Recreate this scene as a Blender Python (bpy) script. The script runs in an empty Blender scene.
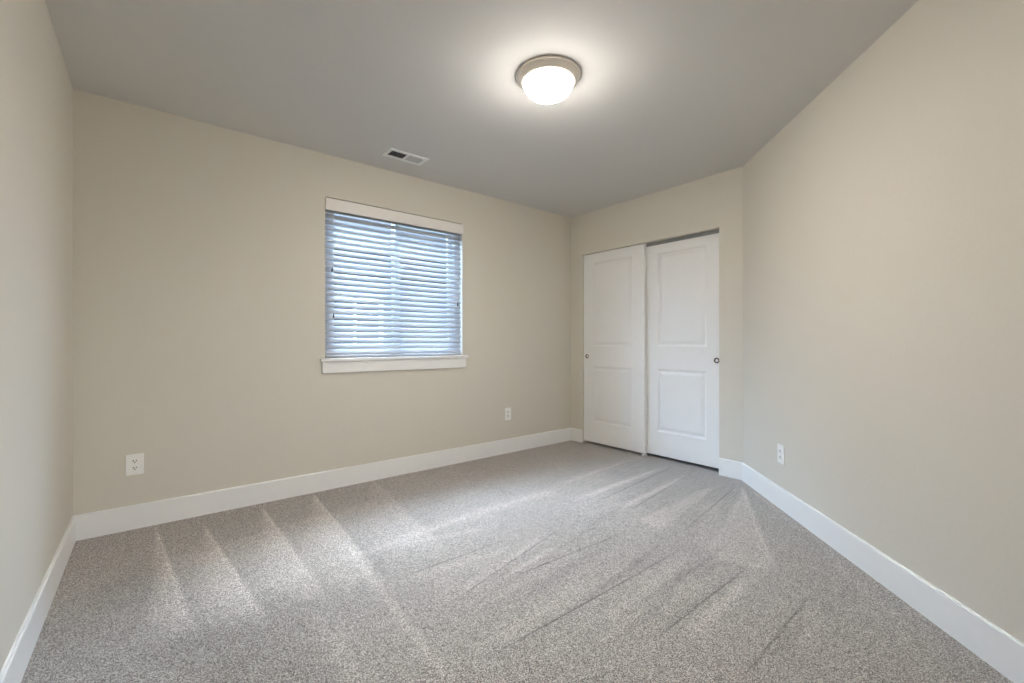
import bpy, bmesh, math, random
from mathutils import Vector, Matrix
import numpy as np
random.seed(4)
sc = bpy.context.scene
COL = sc.collection

# ---------------------------------------------------------------- camera
CAM_Z = 1.07
F_PX = 440.0
YAW = math.atan(359 / 440.0)
cd = bpy.data.cameras.new('camera')
cam = bpy.data.objects.new('camera', cd)
COL.objects.link(cam)
cam.location = (0, 0, CAM_Z)
cam.rotation_euler = (math.pi / 2, 0, -YAW)
cd.sensor_width = 36
cd.lens = 36 * F_PX / 1024
cd.shift_y = 1.0 / 1024
cd.clip_start = 0.02
sc.camera = cam

# ---------------------------------------------------------------- world and lights
W = bpy.data.worlds.new('sky'); sc.world = W; W.use_nodes = True
wn = W.node_tree.nodes; wl = W.node_tree.links; wn.clear()
wo = wn.new('ShaderNodeOutputWorld'); wb = wn.new('ShaderNodeBackground')
wb.inputs['Color'].default_value = (0.62, 0.78, 1.0, 1); wb.inputs['Strength'].default_value = 1.0
wl.new(wb.outputs[0], wo.inputs[0])

LAMP = (1.573, 1.633)
DOME_STRENGTH = 285.0
DOME_SIDE = 18.0
H_CEIL = 2.44
YWIN = 3.4

def area(name, loc, rot, sx, sy, power, colour):
    l = bpy.data.lights.new(name, 'AREA'); l.shape = 'RECTANGLE'; l.size = sx; l.size_y = sy
    l.energy = power; l.color = colour
    o = bpy.data.objects.new(name, l); COL.objects.link(o); o.location = loc; o.rotation_euler = rot
    return o
# overcast daylight falling on the window from outside, above the neighbour's roof
area('window_daylight', (1.56, 4.90, 3.62), (math.radians(-35), 0, 0), 3.2, 1.4, 800, (0.66, 0.80, 1.0))
# area lights added outside the window as extra sky light, cooling walls and doors
def aim(o, target):
    o.rotation_euler = (Vector(target) - o.location).to_track_quat('-Z', 'Y').to_euler(); return o
aim(area('sky_fill_left', (-1.4, 6.0, 3.3), (0, 0, 0), 2.4, 2.0, 720, (0.44, 0.68, 1.0)), (1.56, YWIN, 1.5))
aim(area('sky_fill_right', (4.6, 6.0, 3.3), (0, 0, 0), 2.4, 2.0, 460, (0.44, 0.68, 1.0)), (1.56, YWIN, 1.5))
aim(area('sky_fill_low', (0.9, 6.9, 3.3), (0, 0, 0), 2.4, 1.4, 420, (0.42, 0.67, 1.0)), (1.56, YWIN, 1.5))
# unseen cool fill light added beyond the doorway to brighten the room
area('hallway_fill', (0.25, -2.3, 2.30), (math.radians(25), 0, 0), 0.9, 0.9, 55, (0.80, 0.90, 1.0))

vs = sc.view_settings
vs.view_transform = 'Standard'; vs.look = 'None'; vs.gamma = 1; vs.exposure = 0.0
vs.use_curve_mapping = False
sc.cycles.max_bounces = 12; sc.cycles.diffuse_bounces = 8
sc.cycles.transparent_max_bounces = 16

# ---------------------------------------------------------------- materials
def lin(r, g, b):
    f = lambda c: (c / 12.92 if c <= .04045 else ((c + .055) / 1.055) ** 2.4)
    return (f(r / 255), f(g / 255), f(b / 255), 1)

def mat(name, rgb, rough=0.5, metal=0.0, bump=None, spec=0.5, var=0.0):
    m = bpy.data.materials.new(name); m.use_nodes = True
    nt = m.node_tree; p = nt.nodes['Principled BSDF']
    p.inputs['Roughness'].default_value = rough; p.inputs['Metallic'].default_value = metal
    p.inputs['Specular IOR Level'].default_value = spec
    c = lin(*rgb)
    tc = nt.nodes.new('ShaderNodeNewGeometry')
    n = nt.nodes.new('ShaderNodeTexNoise'); n.inputs['Scale'].default_value = bump[0] if bump else 30
    n.inputs['Detail'].default_value = 3
    nt.links.new(tc.outputs['Position'], n.inputs['Vector'])
    mix = nt.nodes.new('ShaderNodeMix'); mix.data_type = 'RGBA'
    mix.inputs[6].default_value = tuple(x * (1 - var) for x in c[:3]) + (1,)
    mix.inputs[7].default_value = tuple(min(1, x * (1 + var)) for x in c[:3]) + (1,)
    nt.links.new(n.outputs[0], mix.inputs[0]); nt.links.new(mix.outputs[2], p.inputs['Base Color'])
    if bump:
        b = nt.nodes.new('ShaderNodeBump'); b.inputs['Strength'].default_value = bump[1]
        b.inputs['Distance'].default_value = bump[2]
        nt.links.new(n.outputs[0], b.inputs['Height']); nt.links.new(b.outputs[0], p.inputs['Normal'])
    return m

M = {}
M['wall'] = mat('beige_wall_paint', (220, 214, 202), 0.55, bump=(55, 0.25, 0.002), spec=0.3, var=0.01)
M['ceiling'] = mat('ceiling_paint', (221, 219, 216), 0.85, bump=(70, 0.3, 0.002), spec=0.2, var=0.01)
M['trim'] = mat('white_trim_paint', (246, 245, 243), 0.35, var=0.01)
M['door'] = mat('white_door_paint', (246, 245, 243), 0.38, var=0.01)
M['valance'] = mat('white_wood_valance', (240, 235, 229), 0.45, var=0.02)
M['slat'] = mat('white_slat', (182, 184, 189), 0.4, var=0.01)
M['vinyl'] = mat('white_vinyl', (232, 234, 236), 0.4, var=0.01)
M['plate'] = mat('white_plastic', (250, 248, 244), 0.3, var=0.01)
M['dark'] = mat('dark_slot', (28, 26, 25), 0.6)
M['nickel'] = mat('brushed_nickel', (250, 240, 228), 0.40, 0.2, bump=(300, 0.05, 0.0005), var=0.05)
M['nickel_dark'] = mat('shaded_nickel_cup', (70, 66, 62), 0.3, 1.0)
M['vent'] = mat('white_enamelled_steel', (246, 247, 247), 0.4)
M['duct'] = mat('dark_duct_metal', (22, 23, 24), 0.8)
M['track'] = mat('grey_aluminium_track', (150, 152, 150), 0.45, 0.6)
M['closet'] = mat('closet_paint', (190, 184, 172), 0.8)
M['cord'] = mat('white_cord', (205, 210, 216), 0.7)
M['tassel'] = mat('dark_tassel', (70, 72, 76), 0.5)
M['siding'] = mat('blue_grey_siding', (120, 140, 162), 0.7, var=0.03)
M['roofing'] = mat('grey_roof_shingle', (110, 116, 124), 0.9, bump=(12, .3, .01), var=0.15)
M['grass'] = mat('grass_ground', (92, 110, 74), 0.9, bump=(20, .4, .02), var=0.2)
M['house_glass'] = mat('house_window_glass', (64, 82, 104), 0.1)

def glass_mat():
    m = bpy.data.materials.new('window_glass'); m.use_nodes = True
    nt = m.node_tree; nt.nodes.clear()
    o = nt.nodes.new('ShaderNodeOutputMaterial'); t = nt.nodes.new('ShaderNodeBsdfTransparent')
    t.inputs[0].default_value = (0.93, 0.96, 0.97, 1)
    g = nt.nodes.new('ShaderNodeBsdfGlossy'); g.inputs['Roughness'].default_value = 0.02
    fr = nt.nodes.new('ShaderNodeFresnel'); fr.inputs[0].default_value = 1.45
    mx = nt.nodes.new('ShaderNodeMixShader')
    ge = nt.nodes.new('ShaderNodeNewGeometry'); iv = nt.nodes.new('ShaderNodeMath'); iv.operation = 'SUBTRACT'
    iv.inputs[0].default_value = 1.0; nt.links.new(ge.outputs['Backfacing'], iv.inputs[1])
    ml = nt.nodes.new('ShaderNodeMath'); ml.operation = 'MULTIPLY'
    nt.links.new(fr.outputs[0], ml.inputs[0]); nt.links.new(iv.outputs[0], ml.inputs[1])
    nt.links.new(ml.outputs[0], mx.inputs[0]); nt.links.new(t.outputs[0], mx.inputs[1])
    nt.links.new(g.outputs[0], mx.inputs[2]); nt.links.new(mx.outputs[0], o.inputs[0])
    return m
M['glass'] = glass_mat()

def dome_mat():
    m = bpy.data.materials.new('lit_frosted_glass'); m.use_nodes = True
    nt = m.node_tree; p = nt.nodes['Principled BSDF']
    p.inputs['Base Color'].default_value = (0.9, 0.88, 0.84, 1); p.inputs['Roughness'].default_value = 0.25
    p.inputs['Emission Color'].default_value = (1.0, 0.945, 0.88, 1)
    # glow strengthened towards the bottom of the glass, keeping the ceiling halo low
    g = nt.nodes.new('ShaderNodeNewGeometry'); sp = nt.nodes.new('ShaderNodeSeparateXYZ')
    mr = nt.nodes.new('ShaderNodeMapRange'); mr.interpolation_type = 'SMOOTHSTEP'
    mr.inputs['From Min'].default_value = H_CEIL - 0.055; mr.inputs['From Max'].default_value = H_CEIL - 0.115
    mr.inputs['To Min'].default_value = DOME_SIDE; mr.inputs['To Max'].default_value = DOME_STRENGTH
    nt.links.new(g.outputs['Position'], sp.inputs[0]); nt.links.new(sp.outputs['Z'], mr.inputs[0])
    nt.links.new(mr.outputs[0], p.inputs['Emission Strength'])
    return m
M['dome'] = dome_mat()

def carpet_mat():
    m = bpy.data.materials.new('speckled_cut_pile_carpet'); m.use_nodes = True
    nt = m.node_tree; L = nt.links; p = nt.nodes['Principled BSDF']
    p.inputs['Roughness'].default_value = 0.95; p.inputs['Specular IOR Level'].default_value = 0.1
    p.inputs['Sheen Weight'].default_value = 0.25; p.inputs['Sheen Roughness'].default_value = 0.5
    geo = nt.nodes.new('ShaderNodeNewGeometry')
    def noise(s, d, r=0.6):
        n = nt.nodes.new('ShaderNodeTexNoise'); n.inputs['Scale'].default_value = s
        n.inputs['Detail'].default_value = d; n.inputs['Roughness'].default_value = r
        L.new(geo.outputs['Position'], n.inputs['Vector']); return n
    n1 = noise(240, 3, 0.8); n2 = noise(9, 3)
    vo = nt.nodes.new('ShaderNodeTexVoronoi'); vo.inputs['Scale'].default_value = 470; L.new(geo.outputs['Position'], vo.inputs['Vector'])
    sx = nt.nodes.new('ShaderNodeSeparateXYZ'); L.new(vo.outputs['Color'], sx.inputs[0])
    tuft = nt.nodes.new('ShaderNodeMix'); tuft.data_type = 'FLOAT'; tuft.inputs[0].default_value = 0.55
    L.new(n1.outputs[0], tuft.inputs[2]); L.new(sx.outputs[0], tuft.inputs[3])
    r = nt.nodes.new('ShaderNodeValToRGB')
    e = r.color_ramp.elements
    e[0].position = 0.2; e[0].color = lin(46, 40, 35)
    e[1].position = 0.8; e[1].color = lin(238, 233, 228)
    k = e.new(0.5); k.color = lin(147, 140, 133)
    L.new(tuft.outputs[0], r.inputs[0])
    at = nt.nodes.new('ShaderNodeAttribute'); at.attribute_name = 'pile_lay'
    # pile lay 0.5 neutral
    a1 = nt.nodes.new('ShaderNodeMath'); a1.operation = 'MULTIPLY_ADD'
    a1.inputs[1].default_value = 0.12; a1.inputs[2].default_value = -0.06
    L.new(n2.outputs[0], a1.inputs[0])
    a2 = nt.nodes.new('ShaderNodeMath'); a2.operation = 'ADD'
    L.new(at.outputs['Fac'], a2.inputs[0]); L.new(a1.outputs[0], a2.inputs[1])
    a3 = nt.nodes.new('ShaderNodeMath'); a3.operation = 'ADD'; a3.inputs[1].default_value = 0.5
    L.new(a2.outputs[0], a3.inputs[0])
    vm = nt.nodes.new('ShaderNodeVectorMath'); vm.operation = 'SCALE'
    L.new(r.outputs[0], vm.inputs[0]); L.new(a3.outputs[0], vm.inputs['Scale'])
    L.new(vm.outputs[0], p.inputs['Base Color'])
    b = nt.nodes.new('ShaderNodeBump'); b.inputs['Strength'].default_value = 0.35; b.inputs['Distance'].default_value = 0.003
    L.new(tuft.outputs[0], b.inputs['Height']); L.new(b.outputs[0], p.inputs['Normal'])
    return m
M['carpet'] = carpet_mat()

# ---------------------------------------------------------------- helpers
def obj(name, bm, m, parent=None, smooth=False, bevel=0, segs=2):
    me = bpy.data.meshes.new(name)
    bmesh.ops.recalc_face_normals(bm, faces=bm.faces)
    bm.to_mesh(me); bm.free()
    me.materials.append(m)
    if smooth:
        for f in me.polygons: f.use_smooth = True
    o = bpy.data.objects.new(name, me); COL.objects.link(o)
    if parent: o.parent = parent
    if bevel:
        b = o.modifiers.new('bevel', 'BEVEL'); b.width = bevel; b.segments = segs; b.limit_method = 'ANGLE'
    return o

def bx(bm, lo, hi, mtx=None):
    vs_ = [Vector((x, y, z)) for x in (lo[0], hi[0]) for y in (lo[1], hi[1]) for z in (lo[2], hi[2])]
    if mtx: vs_ = [mtx @ v for v in vs_]
    v = [bm.verts.new(p) for p in vs_]
    for f in ((0, 1, 3, 2), (4, 6, 7, 5), (0, 4, 5, 1), (2, 3, 7, 6), (0, 2, 6, 4), (1, 5, 7, 3)):
        bm.faces.new([v[i] for i in f])
    return bm

def prism(bm, pts, z0, z1):
    a = [bm.verts.new((x, y, z0)) for x, y in pts]; b = [bm.verts.new((x, y, z1)) for x, y in pts]
    n = len(pts)
    bm.faces.new(a); bm.faces.new(b)
    for i in range(n):
        j = (i + 1) % n; bm.faces.new((a[i], a[j], b[j], b[i]))
    return bm

def lathe(bm, prof, segs=64, mtx=None):
    rings = []
    for r, z in prof:
        if r < 1e-6: rings.append([bm.verts.new((0, 0, z))])
        else: rings.append([bm.verts.new((r * math.cos(2 * math.pi * i / segs), r * math.sin(2 * math.pi * i / segs), z)) for i in range(segs)])
    for a, b in zip(rings, rings[1:]):
        for i in range(segs):
            j = (i + 1) % segs
            if len(a) == 1 and len(b) == 1: continue
            if len(a) == 1: bm.faces.new((a[0], b[i], b[j]))
            elif len(b) == 1: bm.faces.new((a[i], a[j], b[0]))
            else: bm.faces.new((a[i], a[j], b[j], b[i]))
    if mtx: bmesh.ops.transform(bm, matrix=mtx, verts=bm.verts)
    return bm

def thing(name, loc, rz, label, cat, group=None):
    o = bpy.data.objects.new(name, None); COL.objects.link(o)
    o.location = loc; o.rotation_euler = (0, 0, rz); o.empty_display_size = 0.05
    o['label'] = label; o['category'] = cat
    if group: o['group'] = group
    return o

def struct(o, label=None, cat=None):
    o['kind'] = 'structure'
    if label: o['label'] = label
    if cat: o['category'] = cat
    return o

# ---------------------------------------------------------------- room dimensions
XL, YW, XR, H = -0.335, 3.334, 3.553, 2.44
YC = 1.514                       # where the closet wall meets the angled wall
C45 = XR - YC                    # angled wall lies on x - y = C45
YB = -0.95                       # wall behind the camera
XB = YB + C45
T = 0.14
WX0, WX1, WZ0, WZ1 = 0.969, 2.146, 0.955, 2.132     # window opening
CY0, CY1, CZ = 1.700, 3.163, 2.003                   # closet opening
BB_H, BB_T = 0.137, 0.013

# ---------------------------------------------------------------- shell
bm = bmesh.new()
y0, y1 = YW, YW + T
bx(bm, (XL - T, y0, 0), (WX0, y1, H)); bx(bm, (WX1, y0, 0), (XR + T, y1, H))
bx(bm, (WX0, y0, 0), (WX1, y1, WZ0)); bx(bm, (WX0, y0, WZ1), (WX1, y1, H))
struct(obj('wall_back', bm, M['wall']), 'beige painted wall holding the window with the white blind', 'wall')

bm = bmesh.new(); bx(bm, (XL - T, YB - T, 0), (XL, YW, H))
struct(obj('wall_left', bm, M['wall']), 'beige painted wall along the left edge of the room', 'wall')

bm = bmesh.new(); TC = 0.11
bx(bm, (XR, YC - 0.04, 0), (XR + TC, CY0, H)); bx(bm, (XR, CY1, 0), (XR + TC, YW, H))
bx(bm, (XR, CY0, CZ), (XR + TC, CY1, H))
struct(obj('wall_closet', bm, M['wall']), 'narrow beige wall around the sliding closet doors', 'wall')

bm = bmesh.new()
d = T / math.sqrt(2)
prism(bm, [(XR, YC), (XB, YB), (XB + d, YB - d), (XR + d, YC - d)], 0, H)
struct(obj('wall_right', bm, M['wall']), 'long beige wall running diagonally along the right side', 'wall')

bm = bmesh.new()
DX0, DX1, DZ = -0.20, 0.62, 2.04
bx(bm, (XL - T, YB - T, 0), (DX0, YB, H)); bx(bm, (DX1, YB - T, 0), (XB + T, YB, H)); bx(bm, (DX0, YB - T, DZ), (DX1, YB, H))
struct(obj('wall_front', bm, M['wall']), 'beige wall with an open doorway behind the viewer', 'wall')

# hallway behind the doorway
bm = bmesh.new()
bx(bm, (-1.2, -3.3, 0), (-1.1, YB - T, H)); bx(bm, (1.7, -3.3, 0), (1.8, YB - T, H)); bx(bm, (-1.2, -3.4, 0), (1.8, -3.3, H))
bx(bm, (-1.2, -3.4, H), (1.8, YB - T, H + .1)); bx(bm, (-1.1, YB - T - .02, 0), (XL - T, YB - T, H)); bx(bm, (XB + T, YB - T - .02, 0), (1.7, YB - T, H))
struct(obj('wall_hallway', bm, M['wall']), 'beige hallway walls beyond the open doorway', 'wall')

bm = bmesh.new(); bx(bm, (XL - T, YB - T, H), (XR + 0.9, YW + T, H + 0.12))
struct(obj('ceiling', bm, M['ceiling']), 'flat grey-white painted ceiling with a round lamp and a vent', 'ceiling')

# closet interior
bm = bmesh.new(); cx = XR + TC
bx(bm, (cx + 0.6, 1.5, 0), (cx + 0.66, YW + T, H)); bx(bm, (cx, 1.5, 0), (cx + 0.6, 1.56, H)); bx(bm, (cx, YW, 0), (cx + 0.6, YW + T, H))
struct(obj('wall_closet_interior', bm, M['closet']), 'inner walls of the closet behind the sliding doors', 'wall')

# ---------------------------------------------------------------- carpet: grid carrying the lay of the vacuumed pile
def fl(px, py):
    u = (px - 512) / F_PX
    dx = math.sin(YAW) + u * math.cos(YAW); dy = math.cos(YAW) - u * math.sin(YAW)
    t = CAM_Z * F_PX / (py - 342.5)
    return np.array((dx * t, dy * t))
#STROKES
G = 0.0065
xs = np.arange(XL - 0.06, XR + 0.9, G); ys = np.arange(-1.02, YW + 0.08, G)
X, Y = np.meshgrid(xs, ys)
lay = np.zeros_like(X)
def seg_coords(p, q):
    v = q - p; Ln = np.linalg.norm(v); v = v / Ln
    s = ((X - p[0]) * v[0] + (Y - p[1]) * v[1]) / Ln
    n = (X - p[0]) * (-v[1]) + (Y - p[1]) * v[0]
    return s, n, Ln
def sstep(a, b, x):
    t = np.clip((x - a) / (b - a), 0, 1); return t * t * (3 - 2 * t)
def wob(seed):
    r = np.random.RandomState(seed); ph = r.rand(4) * 6.28
    return 0.5 + 0.5 * (np.sin(X * 3.1 + ph[0]) * np.sin(Y * 2.7 + ph[1]) + 0.6 * np.sin(X * 9 + Y * 7 + ph[2]) * np.sin(Y * 11 - X * 5 + ph[3])) / 1.6
def line(p, q, w, a, fade=0.12):
    global lay
    s, n, Ln = seg_coords(fl(*p), fl(*q))
    lay += a * np.exp(-(n / w) ** 2) * sstep(-0.02, fade, s) * (1 - sstep(1 - fade, 1.02, s))
def wedge(apex, e1, e2, a, sharp=0.03):
    """brushed fan: apex, brighter towards edge apex-e1, fading to apex-e2"""
    global lay
    A, B, Cc = fl(*apex), fl(*e1), fl(*e2)
    v0 = B - A; v1 = Cc - A
    det = v0[0] * v1[1] - v0[1] * v1[0]
    u = ((X - A[0]) * v1[1] - (Y - A[1]) * v1[0]) / det
    v = (v0[0] * (Y - A[1]) - v0[1] * (X - A[0])) / det
    s = u + v
    fr = np.where(s > 1e-4, v / np.maximum(s, 1e-4), 0)
    m = sstep(-0.10, 0.06, fr) * (1 - sstep(0.15, 1.05, fr)) * sstep(0.0, 0.10, s) * (1 - sstep(0.94, 1.12, s))
    lay += a * m
def poly(pts, a, soft=0.04):
    """soft-edged convex patch"""
    global lay
    P = [fl(*p) for p in pts]; c = sum(P) / len(P); m = np.ones_like(X)
    for i in range(len(P)):
        p, q = P[i], P[(i + 1) % len(P)]
        v = q - p; v = v / np.linalg.norm(v)
        n = (X - p[0]) * (-v[1]) + (Y - p[1]) * v[0]
        if (c[0] - p[0]) * (-v[1]) + (c[1] - p[1]) * v[0] < 0: n = -n
        m *= sstep(-soft, soft, n)
    lay += a * m

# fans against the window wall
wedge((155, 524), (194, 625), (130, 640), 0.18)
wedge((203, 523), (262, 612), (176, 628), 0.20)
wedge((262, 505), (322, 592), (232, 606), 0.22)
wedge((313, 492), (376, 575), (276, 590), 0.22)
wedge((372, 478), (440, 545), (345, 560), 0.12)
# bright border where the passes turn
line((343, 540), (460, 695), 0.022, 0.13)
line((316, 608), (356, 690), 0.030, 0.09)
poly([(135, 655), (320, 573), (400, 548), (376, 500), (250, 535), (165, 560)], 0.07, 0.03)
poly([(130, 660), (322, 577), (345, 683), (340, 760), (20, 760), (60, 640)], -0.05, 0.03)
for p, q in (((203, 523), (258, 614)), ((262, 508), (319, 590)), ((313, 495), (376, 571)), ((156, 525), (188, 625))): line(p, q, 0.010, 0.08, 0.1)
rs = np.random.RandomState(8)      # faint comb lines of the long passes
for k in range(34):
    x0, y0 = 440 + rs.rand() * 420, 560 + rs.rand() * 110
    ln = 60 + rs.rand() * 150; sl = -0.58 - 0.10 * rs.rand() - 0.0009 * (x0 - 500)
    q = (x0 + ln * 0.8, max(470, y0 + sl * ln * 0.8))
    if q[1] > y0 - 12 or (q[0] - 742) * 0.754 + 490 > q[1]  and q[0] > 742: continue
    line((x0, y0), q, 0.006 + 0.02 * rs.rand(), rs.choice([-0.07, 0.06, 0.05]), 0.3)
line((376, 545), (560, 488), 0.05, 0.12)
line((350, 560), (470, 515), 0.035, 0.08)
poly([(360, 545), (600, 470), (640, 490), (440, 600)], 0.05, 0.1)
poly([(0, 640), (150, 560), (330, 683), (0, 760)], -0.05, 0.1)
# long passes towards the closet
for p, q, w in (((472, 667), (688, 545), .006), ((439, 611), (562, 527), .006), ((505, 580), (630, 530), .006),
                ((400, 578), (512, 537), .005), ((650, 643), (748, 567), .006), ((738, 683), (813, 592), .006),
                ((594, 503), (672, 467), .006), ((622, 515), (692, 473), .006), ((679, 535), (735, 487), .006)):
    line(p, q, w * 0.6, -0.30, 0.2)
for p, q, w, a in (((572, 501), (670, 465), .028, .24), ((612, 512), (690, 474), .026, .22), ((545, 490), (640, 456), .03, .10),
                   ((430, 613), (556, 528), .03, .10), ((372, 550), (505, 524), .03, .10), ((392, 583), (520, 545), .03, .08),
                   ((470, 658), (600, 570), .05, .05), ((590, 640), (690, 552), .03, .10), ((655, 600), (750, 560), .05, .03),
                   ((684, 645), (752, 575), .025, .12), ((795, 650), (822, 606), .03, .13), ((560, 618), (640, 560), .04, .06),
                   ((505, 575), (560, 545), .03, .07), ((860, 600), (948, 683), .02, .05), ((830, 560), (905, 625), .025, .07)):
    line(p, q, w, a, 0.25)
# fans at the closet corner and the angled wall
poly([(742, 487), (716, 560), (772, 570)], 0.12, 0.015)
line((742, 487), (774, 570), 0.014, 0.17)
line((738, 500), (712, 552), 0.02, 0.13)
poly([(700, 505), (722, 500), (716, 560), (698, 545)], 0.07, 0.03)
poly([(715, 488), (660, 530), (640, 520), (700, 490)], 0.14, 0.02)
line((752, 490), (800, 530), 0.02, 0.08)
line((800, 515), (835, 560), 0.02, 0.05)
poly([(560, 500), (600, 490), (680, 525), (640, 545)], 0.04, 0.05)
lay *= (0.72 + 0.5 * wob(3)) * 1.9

v = np.stack([X.ravel(), Y.ravel(), np.zeros(X.size)], 1)
nx, ny = len(xs), len(ys)
I, J = np.meshgrid(np.arange(nx - 1), np.arange(ny - 1))
cxm = X[:-1, :-1]; cym = Y[:-1, :-1]
keep = ((cxm - cym) < C45 + 0.12) & (cxm < XR + 0.05) | (cym > 1.45)
a = (J * nx + I)[keep]
faces = np.stack([a, a + 1, a + nx + 1, a + nx], 1)
me = bpy.data.meshes.new('floor'); me.from_pydata(v.tolist(), [], faces.tolist()); me.update()
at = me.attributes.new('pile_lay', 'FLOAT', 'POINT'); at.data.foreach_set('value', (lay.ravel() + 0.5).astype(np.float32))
me.materials.append(M['carpet'])
floor = bpy.data.objects.new('floor', me); COL.objects.link(floor)
struct(floor, 'speckled grey-beige wall-to-wall carpet with vacuum tracks', 'carpet')
bm = bmesh.new(); bx(bm, (-1.2, -3.4, -0.1), (XR + 1.0, YW + T, -0.004))
struct(obj('floor_slab', bm, M['closet']), 'floor slab beneath the carpet', 'floor')

# ---------------------------------------------------------------- baseboards
def baseboard(name, p, q, label, inward, h0=0.0, ends=(0, 0)):
    """p,q: run along the wall; inward: unit vector into the room"""
    p = Vector(p + (0,)); q = Vector(q + (0,)); n = Vector(inward + (0,))
    u = (q - p).normalized()
    prof = [(0, h0), (BB_T, h0), (BB_T, BB_H - 0.006), (BB_T - 0.004, BB_H), (0, BB_H)]
    bm = bmesh.new()
    A = [bm.verts.new(p + n * a + u * (ends[0] * a) + Vector((0, 0, z))) for a, z in prof]
    B = [bm.verts.new(q + n * a - u * (ends[1] * a) + Vector((0, 0, z))) for a, z in prof]
    bm.faces.new(A); bm.faces.new(B[::-1])
    for i in range(len(prof)):
        j = (i + 1) % len(prof); bm.faces.new((A[i], A[j], B[j], B[i]))
    return struct(obj(name, bm, M['trim']), label, 'baseboard')
t8 = math.tan(math.radians(22.5))
baseboard('baseboard_left', (XL, YB), (XL, YW), 'white baseboard along the left wall', (1, 0), ends=(0, 1))
baseboard('baseboard_back', (XL, YW), (XR, YW), 'white baseboard beneath the window', (0, -1), ends=(1, 1))
baseboard('baseboard_corner', (XR, YW), (XR, CY1 + 0.002), 'short white baseboard between corner and left closet door', (-1, 0), ends=(1, 0))
baseboard('baseboard_closet', (XR, CY0 - 0.002), (XR, YC), 'short white baseboard right of the closet doors', (-1, 0), ends=(0, -t8 * -1))
baseboard('baseboard_right', (XR, YC), (XB, YB), 'long white baseboard along the diagonal right wall', (-1 / math.sqrt(2), 1 / math.sqrt(2)), ends=(t8, 0))

# ---------------------------------------------------------------- closet sliding doors
def make_door(name, y0, y1, z0, z1, xf, thick, panels, label, pull, pull_r):
    """front face at x=xf towards the room; y0<y1; panels = list of (ya,yb,za,zb) in world"""
    bm = bmesh.new()
    cy, cz = (y0 + y1) / 2, z0
    root = thing(name, (xf, cy, cz), 0, label, 'door'); root['kind'] = 'structure'
    def P(y, z, dpt=0): return (dpt, y - cy, z - cz)
    ysn = sorted({y0, y1, panels[0][0], panels[0][1]}); zsn = sorted({z0, z1} | {p[2] for p in panels} | {p[3] for p in panels})
    cache = {}
    def V(y, z, dpt=0):
        k = (round(y, 5), round(z, 5), round(dpt, 5))
        if k not in cache: cache[k] = bm.verts.new(P(y, z, dpt))
        return cache[k]
    for a, b in zip(ysn, ysn[1:]):
        for c, e in zip(zsn, zsn[1:]):
            if any(abs(a - p[0]) < 1e-6 and abs(c - p[2]) < 1e-6 for p in panels): continue
            bm.faces.new((V(a, c), V(b, c), V(b, e), V(a, e)))
    for ya, yb, za, zb in panels:
        prof = [(0, 0), (0.004, 0.003), (0.012, 0.009), (0.020, 0.010), (0.026, 0.009), (0.044, 0.0035), (0.048, 0.003)]
        for (o1, d1), (o2, d2) in zip(prof, prof[1:]):
            A = [V(ya + o1, za + o1, d1), V(yb - o1, za + o1, d1), V(yb - o1, zb - o1, d1), V(ya + o1, zb - o1, d1)]
            B = [V(ya + o2, za + o2, d2), V(yb - o2, za + o2, d2), V(yb - o2, zb - o2, d2), V(ya + o2, zb - o2, d2)]
            for i in range(4):
                j = (i + 1) % 4; bm.faces.new((A[i], A[j], B[j], B[i]))
        bm.faces.new(B)
    # back and edges
    bk = [V(y0, z0, thick), V(y1, z0, thick), V(y1, z1, thick), V(y0, z1, thick)]; bm.faces.new(bk)
    def side(pts_y, pts_z, chain):
        bm.faces.new(chain)
    bm.faces.new([V(y, z0) for y in ysn] + [V(y1, z0, thick), V(y0, z0, thick)])
    bm.faces.new([V(y, z1) for y in ysn] + [V(y1, z1, thick), V(y0, z1, thick)])
    bm.faces.new([V(y0, z) for z in zsn] + [V(y0, z1, thick), V(y0, z0, thick)])
    bm.faces.new([V(y1, z) for z in zsn] + [V(y1, z1, thick), V(y1, z0, thick)])
    obj('door_panel', bm, M['door'], root, bevel=0.0015, segs=1)
    # round recessed finger pull: flange ring and cup
    rot = Matrix.Translation((0, pull[0] - cy, pull[1] - cz)) @ Matrix.Rotation(-math.pi / 2, 4, 'Y')
    b = lathe(bmesh.new(), [(0.0, -0.0005), (pull_r * .80, -0.0005), (pull_r * 0.82, 0.0012), (pull_r * .86, 0.003), (pull_r * .95, 0.0028), (pull_r, 0.0)], 40, rot)
    fp = obj('finger_pull', b, M['nickel'], root, smooth=True)
    b = lathe(bmesh.new(), [(0.0, -0.001), (pull_r * .30, -0.0008), (pull_r * .55, 0.0006), (pull_r * .70, 0.0016), (pull_r * .80, 0.0022)], 40, rot)
    obj('pull_cup', b, M['nickel_dark'], fp, smooth=True)
    return root
XF1, XF2 = XR + 0.016, XR + 0.062
make_door('door_1', 2.412, CY1 - 0.004, 0.027, CZ - 0.004, XF1, 0.035,
          [(2.547, 3.034, 0.240, 0.822), (2.547, 3.034, 1.030, 1.900)],
          'white two-panel sliding closet door, left one overlapping in front', (CY1 - 0.050, 0.924), 0.027)
make_door('door_2', CY0 + 0.004, 2.440, 0.029, 1.976, XF2, 0.035,
          [(1.838, 2.303, 0.248, 0.825), (1.838, 2.303, 1.035, 1.893)],
          'white two-panel sliding closet door, right one behind with a gap above', (CY0 + 0.050, 0.921), 0.029)
bm = bmesh.new()
bx(bm, (XR + 0.054, CY0, 1.972), (XR + 0.058, CY1, CZ)); bx(bm, (XR + 0.052, CY0, CZ - .003), (XR + 0.106, CY1, CZ)); bx(bm, (XR + 0.102, CY0, 1.985), (XR + 0.106, CY1, CZ))
struct(obj('trim_1', bm, M['track']), 'grey metal track above the closet doors', 'track')
bm = bmesh.new()
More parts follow.
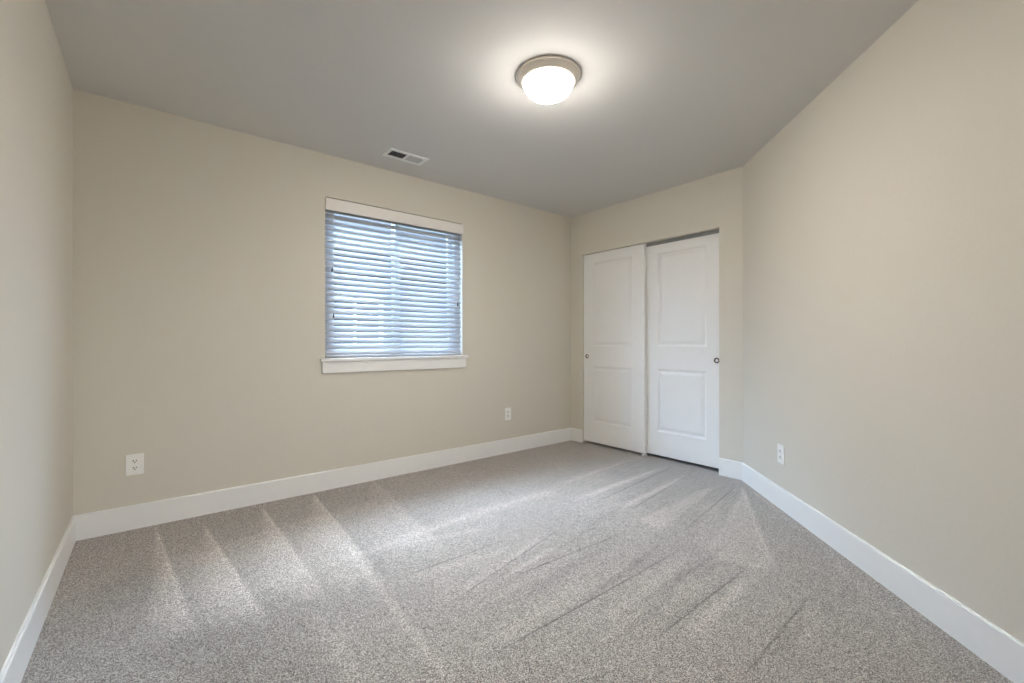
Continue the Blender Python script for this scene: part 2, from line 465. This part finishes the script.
bx(bm, (XR + 0.053, 2.416, 0.0), (XR + 0.061, 2.436, 0.030)); bx(bm, (XR + 0.004, 2.404, 0.0), (XR + 0.062, 2.440, 0.006)); bx(bm, (XR + 0.004, 2.406, 0), (XR + .011, 2.430, .026))
o = obj('floor_guide', bm, M['plate'], bevel=0.001)
o['label'] = 'small white floor guide where the closet doors overlap'; o['category'] = 'door guide'

# ---------------------------------------------------------------- window
win = bpy.data.objects.new('window_1', None); COL.objects.link(win); win.location = (0, 0, 0)
win['kind'] = 'structure'; win['label'] = 'sliding window with white frame behind the blind'; win['category'] = 'window'
YG = YW + 0.095
bm = bmesh.new(); fw = 0.045
for a in ((WX0, WX0 + fw, WZ0, WZ1), (WX1 - fw, WX1, WZ0, WZ1)): bx(bm, (a[0], YG - 0.03, a[2]), (a[1], YG + 0.04, a[3]))
for a in ((WX0, WX1, WZ0, WZ0 + fw), (WX0, WX1, WZ1 - fw, WZ1)): bx(bm, (a[0] + fw, YG - 0.03, a[2]), (a[1] - fw, YG + 0.04, a[3]))
obj('window_frame', bm, M['vinyl'], win, bevel=0.003)
xm = (WX0 + WX1) / 2
for k, (xa, xb, yy) in enumerate(((WX0 + fw, xm + 0.025, YG - 0.018), (xm - 0.025, WX1 - fw, YG + 0.012))):
    bm = bmesh.new(); s = 0.042
    za, zb = WZ0 + fw, WZ1 - fw
    bx(bm, (xa, yy, za), (xa + s, yy + .024, zb)); bx(bm, (xb - s, yy, za), (xb, yy + .024, zb))
    bx(bm, (xa + s, yy, za), (xb - s, yy + .024, za + s)); bx(bm, (xa + s, yy, zb - s), (xb - s, yy + .024, zb))
    sash = obj('sash', bm, M['vinyl'], win, bevel=0.002)
    bm = bmesh.new(); bx(bm, (xa + s - .004, yy + .010, za + s - .004), (xb - s + .004, yy + .014, zb - s + .004))
    obj('pane', bm, M['glass'], sash)
bm = bmesh.new(); bx(bm, (WX0 - 0.038, YW - 0.030, WZ0 - 0.024), (WX1 + 0.048, YW, WZ0)); bx(bm, (WX0, YW, WZ0 - .024), (WX1, YG - .03, WZ0))
bmesh.ops.remove_doubles(bm, verts=bm.verts, dist=1e-5)
obj('window_sill', bm, M['trim'], win, bevel=0.004)
bm = bmesh.new(); bx(bm, (WX0 - 0.024, YW - 0.017, 0.848), (WX1 + 0.030, YW, WZ0 - 0.024))
obj('window_apron', bm, M['trim'], win, bevel=0.002)

# ---------------------------------------------------------------- blind
blind = thing('window_blind', (xm, YW, WZ0), 0, 'white horizontal slatted blind with valance, hanging in the window', 'blind')
BY = 0.030     # slat axis depth inside the recess (local y)
hw = (WX1 - WX0) / 2
zt = WZ1 - WZ0
bm = bmesh.new(); bx(bm, (-hw - 0.002, -0.016, zt - 0.096), (hw + 0.002, -0.003, zt - 0.010))
bx(bm, (-hw + 0.001, -0.004, zt - 0.080), (-hw + 0.010, 0.05, zt - 0.002)); bx(bm, (hw - 0.010, -0.004, zt - 0.080), (hw - 0.001, 0.05, zt - 0.002))
obj('valance', bm, M['valance'], blind, bevel=0.0025)
bm = bmesh.new(); bx(bm, (-hw + 0.012, BY - 0.014, zt - 0.050), (hw - 0.012, BY + 0.027, zt - 0.001)); obj('headrail', bm, M['vinyl'], blind)
SW, TILT = 0.050, math.radians(50)
PITCH = 0.0435
def slat_mesh():
    bm = bmesh.new(); N = 8; th = 0.0028; top = []; bot = []
    for i in range(N + 1):
        w = (i / N - .5) * SW; crown = 0.0022 * (1 - (2 * w / SW) ** 2)
        top.append((w, crown)); bot.append((w, crown - th))
    ring = top + bot[::-1]
    ca, sa = math.cos(TILT), math.sin(TILT)
    L = []; R = []
    for w, h in ring:     # outer edge high, room edge low
        y = w * ca - h * sa; z = w * sa + h * ca
        L.append(bm.verts.new((-hw + 0.006, y, z))); R.append(bm.verts.new((hw - 0.006, y, z)))
    n = len(ring)
    for i in range(n):
        j = (i + 1) % n; bm.faces.new((L[i], L[j], R[j], R[i]))
    bm.faces.new(L); bm.faces.new(R)
    return bm
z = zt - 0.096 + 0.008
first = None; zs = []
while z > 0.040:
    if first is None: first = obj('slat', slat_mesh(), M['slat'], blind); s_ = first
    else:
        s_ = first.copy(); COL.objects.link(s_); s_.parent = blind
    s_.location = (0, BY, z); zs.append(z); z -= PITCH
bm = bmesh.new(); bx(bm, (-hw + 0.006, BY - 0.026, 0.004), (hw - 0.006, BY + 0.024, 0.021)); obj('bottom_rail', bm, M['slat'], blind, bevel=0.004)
def tube(bm, p, q, r, n=8):
    p, q = Vector(p), Vector(q); d = (q - p).normalized(); a = d.orthogonal().normalized(); b = d.cross(a)
    A = []; B = []
    for i in range(n):
        o = (a * math.cos(2 * math.pi * i / n) + b * math.sin(2 * math.pi * i / n)) * r
        A.append(bm.verts.new(p + o)); B.append(bm.verts.new(q + o))
    for i in range(n):
        j = (i + 1) % n; bm.faces.new((A[i], A[j], B[j], B[i]))
    bm.faces.new(A); bm.faces.new(B[::-1])
for fx in (-0.46, 0.0, 0.46):
    bm = bmesh.new()
    for dy in (-0.0225, 0.0225): tube(bm, (fx, BY + dy, 0.015), (fx, BY + dy, zt - 0.05), 0.0009, 5)
    obj('ladder_cord', bm, M['cord'], blind)
for fx, dz, lab in ((-hw + 0.048, 0.666, 0), (-hw + 0.058, 0.328, 0), (hw - 0.050, 0.468, 0)):
    bm = bmesh.new(); yy = BY - 0.034
    tube(bm, (fx, yy, dz), (fx, yy, zt - 0.06), 0.0011, 5)
    c = obj('pull_cord', bm, M['cord'], blind)
    b = lathe(bmesh.new(), [(0, 0.004), (0.003, 0.002), (0.0045, -0.008), (0.0065, -0.026), (0.006, -0.030), (0, -0.030)], 16, Matrix.Translation((fx, yy, dz)))
    obj('tassel', b, M['tassel'], c, smooth=True)

# ---------------------------------------------------------------- ceiling lamp
lamp = thing('ceiling_lamp', (LAMP[0], LAMP[1], H), 0, 'round flush ceiling lamp with glowing frosted dome and nickel rim', 'lamp')
b = lathe(bmesh.new(), [(0.0, 0), (0.160, 0), (0.164, -0.003), (0.165, -0.008), (0.163, -0.012), (0.159, -0.012), (0.157, -0.010), (0.155, -0.016), (0.150, -0.024),
                        (0.145, -0.027), (0.143, -0.031), (0.138, -0.037), (0.132, -0.040), (0.129, -0.038), (0.128, -0.034), (0.0, -0.034)], 72)
obj('lamp_rim', b, M['nickel'], lamp, smooth=True)
prof = []
for i in range(13):
    t = i / 12 * math.pi / 2
    prof.append((0.1285 * math.cos(t) ** 0.9 if i < 12 else 0.0, -0.037 - 0.080 * math.sin(t)))
obj('glass_dome', lathe(bmesh.new(), prof, 72), M['dome'], lamp, smooth=True)
b = lathe(bmesh.new(), [(0, -0.112), (0.011, -0.116), (0.012, -0.120), (0.007, -0.123), (0.008, -0.127), (0.005, -0.131), (0, -0.132)], 24)
obj('finial', b, M['nickel'], lamp, smooth=True)

# ---------------------------------------------------------------- ceiling vent
vent = thing('ceiling_vent', (1.442, 3.006, H), 0, 'white rectangular ceiling air register near the window wall', 'vent')
bm = bmesh.new(); VX, VY = 0.152, 0.073; IX, IY = 0.125, 0.046
for a in ((-VX, VX, IY, VY), (-VX, VX, -VY, -IY), (-VX, -IX, -IY, IY), (IX, VX, -IY, IY), (-0.007, 0.007, -IY, IY)):
    bx(bm, (a[0], a[2], -0.008), (a[1], a[3], 0))
obj('vent_frame', bm, M['vent'], vent, bevel=0.0025)
bm = bmesh.new(); bx(bm, (-IX, -IY, -0.0012), (IX, IY, -0.0002)); obj('vent_backing', bm, M['duct'], vent)
def fins(x0, x1, ang):
    lo = None; n = 9
    for k in range(n):
        xc = x0 + (k + .5) * (x1 - x0) / n
        bm = bmesh.new(); mt = Matrix.Translation((xc, 0, -0.0055)) @ Matrix.Rotation(ang, 4, 'Y')
        bx(bm, (-0.0055, -IY, -0.0004), (0.0055, IY, 0.0004), mt); obj('vent_fin', bm, M['vent'], vent)
fins(-IX, -0.005, math.radians(-50)); fins(0.005, IX, math.radians(62))

# ---------------------------------------------------------------- electrical outlets
def outlet(loc, rz, label):
    """local: plate in xz plane, facing -y"""
    r = thing('wall_outlet', loc, rz, label, 'outlet', 'electrical outlets low on the walls')
    bm = bmesh.new(); bx(bm, (-0.040, -0.0055, -0.060), (0.040, -0.0002, 0.060)); pl = obj('faceplate', bm, M['plate'], r, bevel=0.0035, segs=3)
    for s in (1, -1):
        bm = bmesh.new(); pts = []
        for k in range(24):
            a = 2 * math.pi * k / 24; pts.append((0.0175 * math.cos(a), max(-0.0125, min(0.0125, 0.0175 * math.sin(a)))))
        A = [bm.verts.new((x, -0.0055, z + s * 0.0195)) for x, z in pts]; B = [bm.verts.new((x, -0.0072, z + s * 0.0195)) for x, z in pts]
        bm.faces.new(B)
        for i in range(24):
            j = (i + 1) % 24; bm.faces.new((A[i], A[j], B[j], B[i]))
        rc = obj('receptacle', bm, M['plate'], r)
        for sx, hh in ((-0.0065, 0.0045), (0.0065, 0.0038)):
            bm = bmesh.new(); bx(bm, (sx - 0.0018, -0.0078, s * 0.0195 + 0.003 - hh), (sx + 0.0018, -0.0070, s * 0.0195 + 0.003 + hh)); obj('slot', bm, M['dark'], rc)
        b = lathe(bmesh.new(), [(0.0032, -0.0004), (0.0032, 0.0008), (0, 0.0008)], 14, Matrix.Translation((0, -0.0070, s * 0.0195 - 0.0075)) @ Matrix.Rotation(math.pi / 2, 4, 'X')); obj('ground_hole', b, M['dark'], rc)
    b = lathe(bmesh.new(), [(0.0032, 0), (0.0028, 0.0012), (0, 0.0014)], 16, Matrix.Translation((0, -0.0055, 0)) @ Matrix.Rotation(math.pi / 2, 4, 'X')); obj('screw', b, M['nickel'], r, smooth=True)
    return r
outlet((-0.081, YW, 0.369), 0, 'white duplex outlet on window wall near the left corner')
outlet((2.666, YW, 0.377), 0, 'small white outlet on window wall between window and closet')
outlet((3.140, 3.140 - C45, 0.350), math.radians(-135), 'white outlet plate on the diagonal right wall')

# ---------------------------------------------------------------- outside
bm = bmesh.new(); bx(bm, (-12, YW + T, -0.7), (16, 22, -0.6))
struct(obj('ground_outside', bm, M['grass']), 'grass strip outside the window', 'ground')
house = thing('neighbour_house', (2.6, 8.2, -0.6), 0, 'blue-grey sided house seen dimly through the blind', 'house')
bm = bmesh.new(); hx0, hx1, hh = -4.5, 3.2, 2.95
bx(bm, (hx0, 0.03, 0), (hx1, 4, hh))
k = 0
zz = 0.0
while zz < hh:
    a = [(hx0, -0.004, zz), (hx1, -0.004, zz), (hx1, 0.03, zz + 0.18), (hx0, 0.03, zz + 0.18), (hx0, .03, zz), (hx1, .03, zz)]
    vv = [bm.verts.new(p) for p in a]
    bm.faces.new(vv[:4]); bm.faces.new((vv[4], vv[5], vv[1], vv[0])); zz += 0.18
obj('siding_wall', bm, M['siding'], house)
bm = bmesh.new()
vv = [bm.verts.new(p) for p in ((hx0 - .3, -0.5, hh - 0.05), (hx1 + .3, -0.5, hh - .05), (hx1 + .3, -0.5, hh + .1), (hx0 - .3, -0.5, hh + .1),
                                (hx0 - .3, 4.5, hh - 0.05), (hx1 + .3, 4.5, hh - .05), (hx1 - .3, 2, hh + 0.9), (hx0 + .3, 2, hh + 0.9), (hx1 + .3, 4.5, hh + .1), (hx0 - .3, 4.5, hh + .1))]
for f in ((0, 1, 2, 3), (3, 2, 6, 7), (7, 6, 8, 9), (0, 4, 5, 1), (1, 5, 8, 6, 2), (0, 3, 7, 9, 4), (4, 9, 8, 5)): bm.faces.new([vv[i] for i in f])
obj('roof', bm, M['roofing'], house)
hwx0, hwx1, hz0, hz1 = -0.25, 0.85, 1.35, 2.55
bm = bmesh.new()
for a in ((hwx0, hwx0 + .1, hz0, hz1), (hwx1 - .1, hwx1, hz0, hz1), (hwx0, hwx1, hz0, hz0 + .1), (hwx0, hwx1, hz1 - .1, hz1), (.27, .33, hz0, hz1)):
    bx(bm, (a[0], -0.05, a[2]), (a[1], 0.0, a[3]))
hwf = obj('window', bm, M['trim'], house)
bm = bmesh.new(); bx(bm, (hwx0 + .1, -0.02, hz0 + .1), (hwx1 - .1, -0.01, hz1 - .1)); obj('pane', bm, M['house_glass'], hwf)
